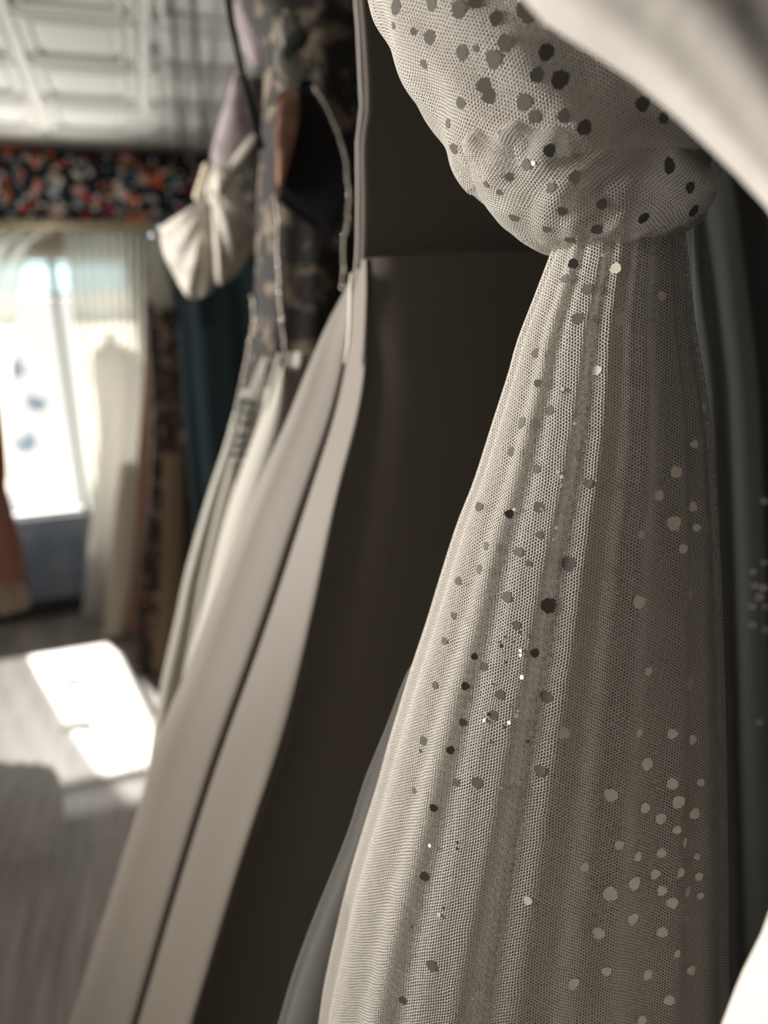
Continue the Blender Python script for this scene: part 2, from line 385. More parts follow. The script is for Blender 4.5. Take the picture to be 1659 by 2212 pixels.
def floor_mat():
    m, nt, out = new_mat('floor_planks'); L = nt.links.new; tc = N(nt, 'ShaderNodeTexCoord')
    mp = N(nt, 'ShaderNodeMapping'); mp.inputs['Rotation'].default_value = (0, 0, math.radians(90)); L(tc.outputs['Object'], mp.inputs[0])
    br = N(nt, 'ShaderNodeTexBrick'); br.inputs['Scale'].default_value = 1.0; br.inputs['Brick Width'].default_value = 1.1; br.inputs['Row Height'].default_value = 0.115
    br.inputs['Mortar Size'].default_value = 0.003; br.offset = 0.37
    br.inputs['Color1'].default_value = (0.13, 0.115, 0.105, 1); br.inputs['Color2'].default_value = (0.20, 0.175, 0.158, 1); br.inputs['Mortar'].default_value = (0.10, 0.09, 0.08, 1)
    L(mp.outputs[0], br.inputs['Vector'])
    nz = N(nt, 'ShaderNodeTexNoise'); ms = N(nt, 'ShaderNodeMapping'); ms.inputs['Scale'].default_value = (30, 2, 1); L(tc.outputs['Object'], ms.inputs[0]); L(ms.outputs[0], nz.inputs['Vector'])
    nz.inputs['Scale'].default_value = 1.2; nz.inputs['Detail'].default_value = 4
    mx = N(nt, 'ShaderNodeMix', data_type='RGBA', blend_type='MULTIPLY'); mx.inputs[0].default_value = 0.8; L(br.outputs[0], mx.inputs[6])
    rp = N(nt, 'ShaderNodeValToRGB'); rp.color_ramp.elements[0].color = (0.45, 0.43, 0.42, 1); rp.color_ramp.elements[1].color = (1.25, 1.22, 1.2, 1)
    rp.color_ramp.elements[0].position = 0.3; rp.color_ramp.elements[1].position = 0.7
    L(nz.outputs[0], rp.inputs[0]); L(rp.outputs[0], mx.inputs[7])
    b = N(nt, 'ShaderNodeBsdfPrincipled'); b.inputs['Roughness'].default_value = 0.38; b.inputs['Specular IOR Level'].default_value = 0.35
    L(mx.outputs[2], b.inputs['Base Color']); L(b.outputs[0], out.inputs[0]); return m
M['floor'] = floor_mat()

# ------------------------------------------------------------------ the room
X0, X1, Y0, Y1 = -1.95, 1.35, -1.6, 4.9
YC, YV = Y1 - 0.12, Y1 - 0.24           # curtain and valance planes
ZC = on_wall(200, 317, YV).z
V, Fc = [], []; box(V, Fc, (X0, Y0, -0.1), (X1, Y1 + 0.2, 0.0)); struct('floor', V, Fc, M['floor'])
# ceiling of pressed panels: joists of moulding around recessed rectangles
V, Fc = [], []; box(V, Fc, (X0, Y0, ZC + 0.012), (X1, Y1 + 0.2, ZC + 0.1))
xj = on_level(304, 100, ZC).x; PX, PY = 0.495, 0.43; yj = on_level(200, 140, ZC).y
def frame_rect(x0, x1, y0, y1, wd, z0, z1):
    box(V, Fc, (x0, y0, z0), (x1, y0 + wd, z1)); box(V, Fc, (x0, y1 - wd, z0), (x1, y1, z1))
    box(V, Fc, (x0, y0 + wd, z0), (x0 + wd, y1 - wd, z1)); box(V, Fc, (x1 - wd, y0 + wd, z0), (x1, y1 - wd, z1))
for i in range(-4, 4):
    for j in range(-12, 4):
        a, b = xj + i * PX, yj + j * PY
        if a < X0 - .01 or a + PX > X1 or b < Y0 or b + PY > Y1 + 0.2: continue
        frame_rect(a + 0.02, a + PX - 0.02, b + 0.02, b + PY - 0.02, 0.016, ZC - 0.014, ZC + 0.012)
        frame_rect(a + 0.07, a + PX - 0.07, b + 0.06, b + PY - 0.06, 0.014, ZC - 0.014, ZC + 0.012)
        box(V, Fc, (a + 0.115, b + 0.105, ZC - 0.002), (a + PX - 0.115, b + PY - 0.105, ZC + 0.012))
struct('ceiling', V, Fc, M['ceiling'])
# back wall round the window opening
wl, wr = -1.75, on_wall(322, 900, Y1).x
z_sill, z_head, z_tr = on_wall(150, 1112, Y1).z, on_wall(150, 548, Y1).z, on_wall(150, 632, Y1).z
V, Fc = [], []
box(V, Fc, (X0 - .1, Y1, z_head), (X1 + .1, Y1 + 0.15, ZC + .1)); box(V, Fc, (wr, Y1, 0), (X1 + .1, Y1 + 0.15, z_head)); box(V, Fc, (X0 - .1, Y1, 0), (wl, Y1 + 0.15, z_head))
struct('wall_back', V, Fc, M['wall_pale'])
V, Fc = [], []; box(V, Fc, (wl, Y1, 0), (wr, Y1 + 0.15, z_sill)); struct('wall_back_riser', V, Fc, M['riser'])
V, Fc = [], []; box(V, Fc, (wl, Y1 - 0.025, 0.0), (wr, Y1 - 0.001, 0.11)); struct('baseboard_back', V, Fc, M['wall_dark'])
win = thing('window_1', None, None, (0, 0, 0)); del_keys = [k for k in win.keys()]; win['kind'] = 'structure'
xm = on_wall(140, 800, Y1).x
V, Fc = [], []
for x in (wl, xm - 0.02, wr - 0.04): box(V, Fc, (x, Y1 + 0.04, z_sill), (x + 0.04, Y1 + 0.10, z_head))
for z in (z_sill, z_tr - 0.02, z_head - 0.03): box(V, Fc, (wl, Y1 + 0.045, z), (wr, Y1 + 0.095, z + 0.03))
struct('window_frame', V, Fc, M['frame'], win)
V, Fc = [], []; box(V, Fc, (wl + .04, Y1 + 0.065, z_sill + .03), (wr - .04, Y1 + 0.071, z_tr - .02)); struct('window_pane', V, Fc, M['glass'], win)
V, Fc = [], []; box(V, Fc, (wl + .04, Y1 + 0.065, z_tr + .01), (wr - .04, Y1 + 0.071, z_head - .03)); o = struct('transom_pane', V, Fc, M['tint'], win); o['label'] = 'pale blue tinted transom pane'
# side wall with an unseen opening placed and sized for the added side lamp, right wall, wall behind
V, Fc = [], []
sy0, sy1, sz0, sz1 = 1.25, 2.6, 1.25, 2.55
box(V, Fc, (X0 - .15, Y0 - .1, 0), (X0, sy0, ZC + .1)); box(V, Fc, (X0 - .15, sy1, 0), (X0, Y1, ZC + .1))
box(V, Fc, (X0 - .15, sy0, 0), (X0, sy1, sz0)); box(V, Fc, (X0 - .15, sy0, sz1), (X0, sy1, ZC + .1)); struct('wall_left', V, Fc, M['wall'])
V, Fc = [], []; box(V, Fc, (X1, Y0 - .1, 0), (X1 + .1, Y1, ZC + .1)); struct('wall_right', V, Fc, M['wall_dark'])
V, Fc = [], []; box(V, Fc, (X0, Y0 - .1, 0), (X1, Y0, ZC + .1)); struct('wall_front', V, Fc, M['wall_dark'])

# curtains: two gathered sheers either side of the middle, with gold header tape
def curtain(label, top, bot, n_fold, ztop, zbot, amp, sweep=1.0):
    t = thing('sheer_curtain', label, 'curtain', (on_wall(sum(top) / 2, 900, YC).x, YC, zbot))
    V, Fc, UV = [], [], []; nc, nr = n_fold * 10, 24
    a0, a1 = on_wall(top[0], 520, YC).x, on_wall(top[1], 520, YC).x
    b0, b1 = on_wall(bot[0], 1200, YC).x, on_wall(bot[1], 1200, YC).x
    for i in range(nr + 1):
        f = i / nr; z = ztop + (zbot - ztop) * f
        for k in range(nc + 1):
            u = k / nc; fs = f ** sweep; x = (a0 + (a1 - a0) * u) * (1 - fs) + (b0 + (b1 - b0) * u) * fs
            ph = u * n_fold * 2 * math.pi + 0.7 * math.sin(u * 9)
            V.append(Vector((x + 0.004 * math.sin(ph * 2), YC + amp * (0.5 + 0.5 * f) * math.sin(ph) + 0.004 * math.sin(f * 5 + u * 12), z))); UV.append((u, f))
    for i in range(nr):
        for k in range(nc): Fc.append((i*(nc+1)+k, i*(nc+1)+k+1, (i+1)*(nc+1)+k+1, (i+1)*(nc+1)+k))
    obj('curtain_panel', V, Fc, M['curtain'], t, UV)
    V, Fc = [], []
    box(V, Fc, (min(a0, a1), YC - 0.02, ztop), (max(a0, a1), YC + 0.02, ztop + 0.05)); obj('header_tape', V, Fc, M['header'], t, None, False)
    return t
zcur = on_wall(200, 484, YC).z - 0.05
curtain('left sheer cream curtain bunched at the left end of the window', (-260, 116), (-420, 25), 9, zcur, 0.50, 0.02, 0.45)
curtain('right sheer cream curtain hanging in front of the window beside the gowns', (140, 345), (205, 330), 11, zcur, 0.36, 0.028)
# floral valance with a box top
va = on_wall(-420, 320, YV).x; vb = on_wall(452, 326, YV).x
V, Fc, UV = [], [], []; nc = 90
zb, zt = on_wall(200, 478, YV).z, ZC - 0.02
for i in range(5):
    for k in range(nc + 1):
        u = k / nc; x = va + (vb - va) * u; V.append(Vector((x, YV + 0.006 * math.sin(u * 70) * (1 - i / 4), zb + (zt - zb) * i / 4)))
for i in range(4):
    for k in range(nc): Fc.append((i*(nc+1)+k, i*(nc+1)+k+1, (i+1)*(nc+1)+k+1, (i+1)*(nc+1)+k))
vt = thing('floral_valance', 'dark valance printed with red, pink and cream blossoms above the window', 'valance', ((va + vb) / 2, YV, zb))
solid(obj('valance_cloth', V, Fc, M['valance'], vt), 0.008)
V, Fc = [], []; box(V, Fc, (va, YV - 0.005, zb - 0.035), (vb - 0.25, YV + 0.02, zb + .004)); obj('binding', V, Fc, M['header'], vt, None, False)
V, Fc = [], []; box(V, Fc, (va, YV + 0.01, zt - 0.005), (vb, Y1 - 0.01, zt + 0.010)); obj('mounting_board', V, Fc, M['black'], vt, None, False)
# paper butterflies on the pane
for (px, py, lab, r) in ((30, 800, 'upper blue-grey butterfly sticker on the window glass', 20), (78, 872, 'middle blue-grey butterfly sticker on the window glass', 17), (58, 958, 'lowest blue-grey butterfly sticker on the window glass', 19)):
    c = on_wall(px, py, Y1 + 0.055); V, Fc = [], []; s = r / F * 5.0
    wing = [(0,-.35),(.25,-.75),(.8,-.7),(.75,-.1),(1.0,.45),(.7,.95),(.2,.6),(0,.25)]
    pts = wing + [(-x, y) for x, y in reversed(wing[1:-1])]
    rot = 0.5 if r != 17 else -0.4
    pts = [(x*math.cos(rot)-y*math.sin(rot), x*math.sin(rot)+y*math.cos(rot)) for x, y in pts]
    for yy in (0, 0.0012):
        V.append(c + Vector((0, yy, 0))); V += [c + Vector((x * s, yy - 0.004 * abs(x), y * s)) for x, y in pts]
    n = len(pts)
    for b in (0, n + 1):
        for k in range(n): Fc.append((b, b + 1 + k, b + 1 + (k + 1) % n))
    for k in range(n): Fc.append((1+k, 1+(k+1)%n, n+2+(k+1)%n, n+2+k))
    tag(obj('butterfly_sticker', V, Fc, M['sticker'], None, None, False), lab, 'sticker', 'butterfly stickers on the window')
# ceiling hook and the slack cords strung from the ceiling to the valance
c = on_level(326, 112, ZC)
hk = thing('ceiling_sprinkler', 'small chrome sprinkler head on the white panelled ceiling', 'sprinkler', (c.x, c.y, ZC - 0.01))
V, Fc = [], []; tube(V, Fc, [(c.x, c.y, ZC + .012), (c.x, c.y, ZC - .018)], [0.022, 0.018], 14); obj('flange', V, Fc, M['metal'], hk)
V, Fc = [], []; tube(V, Fc, [(c.x, c.y, ZC - .018), (c.x, c.y, ZC - .055)], 0.007, 10); tube(V, Fc, [(c.x, c.y, ZC - .055), (c.x, c.y, ZC - .06)], 0.02, 12); obj('deflector', V, Fc, M['metal'], hk)
for i, (x0, x1, r, mt, lab) in enumerate(((333, 352, .0035, 'cord', 'thin grey cord strung from ceiling to valance, leftmost of the cords'), (350, 366, .005, 'cordw', 'white cord strung from ceiling to valance, between two grey ones'),
        (368, 392, .0085, 'cord', 'thick grey cord strung to the valance, beside the white cord'), (413, 442, .0095, 'cord', 'thick grey cord strung from ceiling to valance nearest the gowns'))):
    a = on_wall(x0, -40, 2.45); a.z = min(a.z, ZC); b = on_wall(x1, 322, YV - 0.015)
    pts = [a.lerp(b, t / 10) - UP * 0.0 for t in range(11)]
    V, Fc = [], []; tube(V, Fc, pts, r, 8); tag(obj('hanging_cord', V, Fc, M[mt]), lab, 'cord', 'cords strung under the ceiling')

# ------------------------------------------------------------------ garment rail
rl = thing('garment_rail', 'long steel garment rail the gowns hang from', 'clothes rail', tuple(P(0.42, 0, 0.9)))
a, b = P(0.50, 2.34, 0.1), P(-0.10, 2.34, 3.0)
a.x = 0.62; b.x = 0.62; a.y = -0.1; b.y = 3.6
V, Fc = [], []; tube(V, Fc, [a, b], 0.016, 14); obj('rail', V, Fc, M['metal'], rl)
for p in (a, b):
    V, Fc = [], []; tube(V, Fc, [(p.x, p.y, p.z), (p.x, p.y, ZC)], 0.012, 12); obj('post', V, Fc, M['metal'], rl)

def hanger(c_s, d, z, wd, parent_z=None):
    pass

def gen_fold(seed, n, amp0, amp1, sharp=0.6, grow=0.5, n2=None):
    rs = random.Random(seed); ph = [rs.uniform(0, 6.28) for _ in range(6)]; n2 = n2 or int(n * 1.7)
    def f(p, t, z):
        a = amp0 + (amp1 - amp0) * min(1, t ** grow if t > 0 else 0)
        wob = 0.35 * math.sin(2 * p + ph[3] + 1.5 * t)
        s1 = math.sin(n * p + ph[0] + wob * 2 + 0.5 * math.sin(3 * p + ph[4]))
        s1 = math.copysign(abs(s1) ** sharp, s1)
        return a * (0.62 * s1 + 0.25 * math.sin(n2 * p + ph[1] + wob * 3 - t) + 0.2 * math.sin(int(n * .43) * p + ph[2] + t * 1.2))
    return f

# ================================================================== 1. dotted tulle gown, in focus
D1 = 0.60
g1 = thing('wedding_dress', 'ivory tulle wedding dress with scattered dots and sequins, the sharp one in front', 'dress', tuple(P(0.22, 0, D1)))
SIL = [(540,1188),(640,1150),(740,1112),(800,1096),(920,1058),(1040,1020),(1130,985),(1240,950),(1340,920),(1450,884),(1530,860),(1590,842),(1700,812),(1790,784),(1900,752),(2000,728),(2130,700),(2212,688)]
RSIL = [(540,1475),(700,1490),(900,1520),(1200,1538),(1500,1545),(1800,1548),(2212,1548)]
def shift(pts, dx, k=0): return [(y, x + dx + k * max(0, y - 540)) for y, x in pts]
dep1 = lambda z, h: h * 0.62 + 0.01
fold_a = gen_fold(3, 18, 0.0018, 0.0058, 1.0, 0.6)
fold_b = gen_fold(11, 13, 0.002, 0.007, 1.0, 0.6)
zt1 = sz(1300, 520, D1)[1]
V, Fc, UV = ring(shift(SIL, 34, 0.012), shift(RSIL, -30), D1, lambda z, h: h * 0.57 + 0.004, zt=zt1, rows=70, cols=200, fold=gen_fold(5, 15, 0.001, 0.009, 0.9, 0.6))
obj('slip', V, Fc, M['slip'], g1, UV)
V, Fc, UV = ring(shift(SIL, 17), shift(RSIL, -16), D1, lambda z, h: h * 0.60 + 0.008, zt=zt1, rows=110, cols=320, fold=fold_b)
obj('under_skirt', V, Fc, M['tulle_under'], g1, UV); tree_u = BVHTree.FromPolygons(V, Fc)
V, Fc, UV = ring(shift(SIL, 7), shift(RSIL, -2), D1, dep1, zt=zt1 + 0.005, rows=130, cols=420, fold=fold_a)
V1, F1, UV1 = V, Fc, UV
tree_s = BVHTree.FromPolygons(V, Fc)
def add_dots(tree, pts, V, Fc, UV, rad, lift=0.0005, seed=1, midx=None, mi=1, tilt=0.0):
    rs = random.Random(seed)
    for q in pts:
        px, py = q[0], q[1]; r = (q[2] if len(q) > 2 else rad) * rs.uniform(0.72, 0.98)
        loc, nrm, idx, dist = hit(tree, px, py)
        if loc is None: continue
        if nrm.dot(CAM - loc) < 0: nrm = -nrm
        a = nrm.cross(UP).normalized(); b = nrm.cross(a); base = len(V); c = loc + nrm * lift
        n = 22; V.append(c); UV.append((0, 0)); p0 = rs.uniform(0, 6.28)
        if tilt: 
            tv = (a * rs.uniform(-1, 1) + b * rs.uniform(-1, 1)) * tilt; nn = (nrm + tv).normalized(); a = nn.cross(UP).normalized(); b = nn.cross(a)
        for k in range(n):
            t = 2 * math.pi * k / n; rr = r * (1 + 0.06 * math.sin(3 * t + p0) + 0.05 * math.sin(7 * t + p0 * 2) + rs.uniform(-.07, .07))
            V.append(c + a * math.cos(t) * rr + b * math.sin(t) * rr); UV.append((0, 0))
        for k in range(n):
            Fc.append((base, base + 1 + k, base + 1 + (k + 1) % n)); midx.append(mi)
SKD = [(1218,603),(1238,570),(1268,625,.0058),(1247,688,.006),(1158,763,.0056),(1162,828,.004),(1187,887,.0045),(1127,913,.005),(1105,975,.005),(1160,1013,.0045),(1270,1045),(1100,1110,.004),(1162,1095),(1035,1095,.005),(1120,1192,.0055),(1143,1217,.003),(1227,1218,.007),(1050,1180,.0045),(1035,1230),(1095,1290,.005),(1185,1308,.007),(1115,1350),(1155,1410),(1025,1418,.004),(940,1480,.004),(1005,1482),(1180,1505,.005),(973,1620,.0045),(895,1708,.004),(985,1690,.004),(1167,1665,.006),(937,1745),(917,1893,.005),(1030,1690,.005),(932,2085,.005),(870,2160,.004),(1165,1155),(990,1255),(980,1330),(1045,1440),(960,1385),(1080,1500),(1065,1545),(1000,1560),(915,1600)]
SKL = [(1380,1300,.006),(1490,1285,.005),(1400,1450,.005),(1490,1475,.006),(1218,1583,.005),(1380,1583,.0045),(1452,1585,.005),(1495,1597,.005),(1397,1650,.006),(1484,1652,.005),(1452,1693,.005),(1513,1690,.004),(1320,1717,.006),(1465,1732,.006),(1500,1757,.005),(1393,1745,.005),(1427,1768,.006),(1462,1792,.005),(1478,1820,.005),(1377,1850,.005),(1428,1842,.005),(1505,1850,.004),(1337,1825,.004),(1262,1873,.005),(1415,1888,.005),(1470,1885,.005),(1510,1893,.004),(1370,1908,.006),(1430,1923,.005),(1485,1925,.005),(1318,1930,.007),(1452,1950,.005),(1512,1935,.004),(1367,1985,.006),(1483,1985,.004),(1430,2013,.005),(1293,2015,.005),(1462,2060,.004),(1310,2098,.005),(1398,2105,.005),(1493,2095,.005),(1238,2125,.006),(1445,2160,.005),(1385,2205,.006),
   (1460,1020,.005),(1423,1070,.005),(1495,1095,.005),(1455,1130,.006),(1475,1185,.005),(1140,1945,.004),(1060,1990,.004),(1505,1140,.004),(1385,1155,.004),(1520,880,.004),(1430,640,.005),(1340,690,.005),(1330,580,.005),(1500,960,.004),(1250,980,.004),(1290,800,.004)]
midx = [0] * len(F1)
add_dots(tree_s, SKD, V1, F1, UV1, 0.0042, seed=4, midx=midx)
SPK = [(1298,560),(1290,633),(1220,848),(1216,842),(1213,1030),(1212,1048),(1240,915),(1238,925),(1200,985),(1200,1140),(1195,1165),(1205,1022),(1125,1365),(1133,1372),(1125,1405),(1125,1415),(1085,1395),(1082,1408),(1095,1430),(1127,1462),(1108,1525),(1115,1545),(1118,1535),(1050,1540),(1047,1555),(1100,1560),(1083,1700),(1101,1700),(1104,1697),(928,1825),(990,1818),(989,1832),(1130,1610),(950,1975),(1140,1600),(1075,1385),(1060,1475),(1113,1385),(1092,1570),(1055,1600),(1170,1100),(1093,1375),(1300,553),(1110,1100),(985,1500),(905,1620),(890,2000),(960,1960),(1245,880)]
add_dots(tree_s, SPK, V1, F1, UV1, 0.0017, lift=0.0014, seed=9, midx=midx, mi=2, tilt=0.7)
add_dots(tree_s, SKL, V1, F1, UV1, 0.0042, seed=5, midx=midx, mi=3)
obj('overskirt', V1, F1, M['tulle'], g1, UV1, True, [M['dot'], M['sequin'], M['dot_lightened']], midx)
# wide outer voile that stands away from the skirt towards the hem
OUT = [(1380,930),(1450,884),(1570,838),(1690,790),(1800,755),(1900,716),(2000,676),(2110,636),(2212,606)]
V, Fc, UV = ring(OUT, [(1380,1500),(2212,1500)], D1 + 0.03, lambda z, h: h * 0.45, zt=sz(900, 1400, D1)[1], rows=60, cols=200, fold=gen_fold(21, 14, 0.001, 0.006, 0.8))
obj('voile_layer', V, Fc, M['tulle_fine'], g1, UV)
# bodice: an upper gathered sleeve falling into a fuller puff
BL = [(-420,700),(-250,735),(-100,770),(0,800),(70,833),(115,850),(190,890),(270,940),(350,978),(430,1045)]
BR = [(-420,1500),(-100,1560),(0,1580),(200,1600),(430,1560)]
def crinkle(seed, a):
    rs = random.Random(seed); q = [(rs.uniform(3, 14), rs.uniform(-9, 9), rs.uniform(0, 6.28)) for _ in range(7)]
    return lambda p, t, z: a * sum(math.sin(round(k) * p + m * t * 3 + f) / (1 + i * .35) for i, (k, m, f) in enumerate(q)) / 3
V, Fc, UV = ring(BL, BR, D1, lambda z, h: h * 0.56 + 0.02, zb=sz(1100, 400, D1)[1], rows=90, cols=300, fold=crinkle(4, 0.006))
tree_b = BVHTree.FromPolygons(V, Fc); Vb, Fb, UVb = V, Fc, UV
PL = [(285,1010),(330,975),(380,1005),(430,1045),(470,1075),(500,1110),(525,1145),(540,1185),(550,1290)]
PR = [(285,1330),(330,1440),(380,1500),(430,1530),(470,1515),(500,1480),(525,1430),(540,1385),(550,1310)]
def puff_depth(z, h): return h * 0.58 + 0.022
V, Fc, UV = ring(PL, PR, D1 - 0.005, puff_depth, zb=sz(1290, 549, D1)[1], rows=70, cols=300, fold=crinkle(9, 0.0045))
tree_p = BVHTree.FromPolygons(V, Fc); Vp, Fp, UVp = V, Fc, UV
BD = [(855,15,.005),(850,55,.003),(893,67,.003),(928,80,.0055),(932,8,.006),(990,20,.006),(1028,3,.005),(1072,40,.0055),(1140,22,.009),(1200,57,.007),(998,113,.0058),(1028,105,.003),(1066,128,.006),(1090,93,.006),(915,138,.0045),(1045,185,.0055),(1055,208,.005),(995,222,.005),(1132,220,.0065),(1155,252,.0055),(1160,162,.006),(1210,172,.007),(1218,250,.005),(968,267,.0045),(1020,300,.004),(1090,293,.0055),(980,320,.0048),(1180,113,.006),(1262,275,.006),(1388,225,.006),(1433,255,.005),(1330,120,.005),(1120,-20,.006),(1000,-60,.006),(880,-70,.005)]
PD = [(1100,382,.004),(1137,355,.005),(1190,405,.004),(1215,455,.005),(1242,382,.0045),(1187,325,.005),(1290,495,.0055),(1232,518,.006),(1350,533,.007),(1180,495,.004),(1050,398,.0035),(1078,415,.0035),(1445,358,.006),(1498,455,.006),(1490,405,.005),(1300,440,.005),(1390,470,.005),(1110,470,.004)]
mb = [0] * len(Fb); add_dots(tree_b, BD, Vb, Fb, UVb, 0.005, seed=2, midx=mb); add_dots(tree_b, [(1147,28),(1204,62),(1100,285)], Vb, Fb, UVb, 0.0012, lift=.001, seed=6, midx=mb, mi=2, tilt=0.6)
obj('bodice', Vb, Fb, M['tulle'], g1, UVb, True, [M['dot'], M['sequin']], mb)
mp_ = [0] * len(Fp); add_dots(tree_p, PD, Vp, Fp, UVp, 0.0045, seed=3, midx=mp_); add_dots(tree_p, [(1153,352),(1192,392),(1185,530),(1152,522)], Vp, Fp, UVp, 0.0014, lift=.001, seed=6, midx=mp_, mi=2, tilt=0.6)
obj('sleeve_puff', Vp, Fp, M['tulle'], g1, UVp, True, [M['dot'], M['sequin']], mp_)
V, Fc, UV = ring([(y, x + 26) for y, x in BL], [(y, x - 20) for y, x in BR], D1, lambda z, h: h * 0.53 + 0.006, zb=sz(1100, 330, D1)[1], rows=60, cols=160, fold=crinkle(5, 0.004))
obj('bodice_lining', V, Fc, M['tulle_under'], g1, UV)
V, Fc, UV = ring([(y, x + 36) for y, x in PL], [(y, x - 40) for y, x in PR], D1, lambda z, h: h * 0.53 + 0.010, zb=sz(1290, 540, D1)[1], rows=50, cols=160, fold=crinkle(15, 0.004))
obj('puff_lining', V, Fc, M['tulle_under'], g1, UV)
V, Fc, UV = ring([(y, x + 70) for y, x in BL] + [(520, 1215)], [(y, x - 50) for y, x in BR] + [(520, 1440)], D1, lambda z, h: h * 0.50, zb=sz(1290, 520, D1)[1], rows=50, cols=120)
obj('corset', V, Fc, M['slip'], g1, UV)

# ================================================================== 0. ivory satin gown, nearest, out of focus
D0 = 0.31
g0 = thing('satin_gown', 'blurred ivory satin gown crossing the top right corner, nearest of all', 'dress', tuple(P(0.30, 0, D0)))
NL = [(-700,900),(-400,980),(-150,1060),(0,1170),(60,1260),(120,1345),(180,1420),(250,1490),(320,1562),(440,1672),(600,1775),(900,1840),(1400,1815),(1800,1760),(2090,1670),(2212,1614),(2500,1510)]
NR = [(y, 2300 + (y - 440) * .1) for y, x in NL]
V, Fc, UV = ring(NL, NR, D0, lambda z, h: min(0.075, h * 0.6), rows=120, cols=200, fold=crinkle(31, 0.0035), zb=0.02)
obj('gown_body', V, Fc, M['ivory'], g0, UV)

# ================================================================== 2. taupe satin gown with deep pleats
g2 = thing('pleated_gown', 'plain taupe satin gown with deep lit pleats, behind the dotted dress', 'dress', tuple(P(0.2, 0, 1.0)))
S = [(565,772),(620,748),(700,706),(800,662),(900,622),(1020,568),(1137,518),(1280,465),(1434,408),(1582,346),(1730,303),(1997,219),(2212,150)]
R2 = [(565,776),(640,757),(730,750),(800,737),(900,712),(1020,672),(1137,632),(1270,589),(1404,543),(1671,448),(1938,365),(2212,285)]
R3 = [(565,790),(640,792),(800,786),(900,770),(1078,724),(1315,674),(1570,612),(1849,520),(2086,448),(2212,410)]
def mix(A, B, k):
    ys = [y for y, _ in A]; Bs = sorted(B); return [(y, x * (1 - k) + interp(Bs, y) * k) for y, x in A]
def off(A, f): return [(y, x + f(y)) for y, x in A]
g = lambda k: (lambda y: k * min(1, max(0, (y - 600) / 500)))
zt2 = sz(775, 568, 1.0)[1]
cols2 = [(off(R3, lambda y: 40), 1.13, 1.26), (off(S, g(30)), 1.10, 1.26), (off(S, g(6)), 1.06, 1.20), (S, 1.035, 1.17), (off(S, g(6)), 1.025, 1.15),
  (mix(S, R2, .3), 1.02, 1.12), (mix(S, R2, .62), 1.01, 1.075), (mix(S, R2, .9), 1.0, 1.035), (R2, .998, 1.022), (off(R2, g(4)), .998, 1.022), (off(R2, g(6)), 1.0, 1.028), (off(R2, g(8)), 1.0, 1.027),
  (mix(off(R2, g(12)), R3, .06), .999, 1.013), (mix(R2, R3, .5), .985, .960), (mix(R2, R3, .88), .972, .918), (R3, .966, .900), (off(R3, g(5)), .966, .899), (off(R3, g(9)), .970, .910), (off(R3, g(9)), .974, .918),
  (off(R3, g(26)), .972, .912), (off(R3, lambda y: 12 + g(70)(y)), .966, .908), ([(565,860),(900,900),(1400,840),(2212,760)], .964, .915), ([(565,1000),(1400,1100),(2212,1100)], .972, .95), ([(565,1180),(1400,1400),(2212,1450)], .99, .99), ([(565,1330),(2212,1700)], 0.99, 1.0), ([(565,1300),(2212,1600)], 1.1, 1.2), ([(565,900),(2212,800)], 1.13, 1.25), (off(R3, lambda y: 40), 1.10, 1.22)]
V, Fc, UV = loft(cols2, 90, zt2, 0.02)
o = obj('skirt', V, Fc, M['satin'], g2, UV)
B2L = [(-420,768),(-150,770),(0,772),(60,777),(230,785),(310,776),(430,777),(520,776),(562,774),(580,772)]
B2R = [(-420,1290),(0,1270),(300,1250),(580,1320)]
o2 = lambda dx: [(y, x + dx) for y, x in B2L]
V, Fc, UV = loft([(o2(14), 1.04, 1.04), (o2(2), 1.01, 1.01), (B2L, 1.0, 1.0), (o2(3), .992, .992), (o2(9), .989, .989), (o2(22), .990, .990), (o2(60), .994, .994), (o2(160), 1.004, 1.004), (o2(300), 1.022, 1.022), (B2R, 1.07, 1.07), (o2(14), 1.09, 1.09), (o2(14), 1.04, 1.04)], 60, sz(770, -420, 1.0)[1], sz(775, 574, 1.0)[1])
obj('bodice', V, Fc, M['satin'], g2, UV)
V, Fc = [], []; tube(V, Fc, [W(x - 2, y, 0.995) for y, x in B2L[1:]], 0.0032, 8); obj('edge_highlight', V, Fc, M['greige'], g2)  # pale tube added as the highlight along the bodice's lit edge
V, Fc = [], []
pts = [(758, 590), (757, 640), (756, 700), (752, 745), (745, 785)]
for i, (x, y) in enumerate(pts):
    for dx, dd in ((-4, .965), (4, .960), (4, .963), (-4, .968)): V.append(W(x + dx * (0.7 if i in (0, 4) else 1), y, dd))
for i in range(4):
    for k in range(4): Fc.append((i*4+k, i*4+(k+1)%4, i*4+4+(k+1)%4, i*4+4+k))
Fc += [(0,1,2,3),(19,18,17,16)]
obj('ribbon_end', V, Fc, M['ivory'], g2)

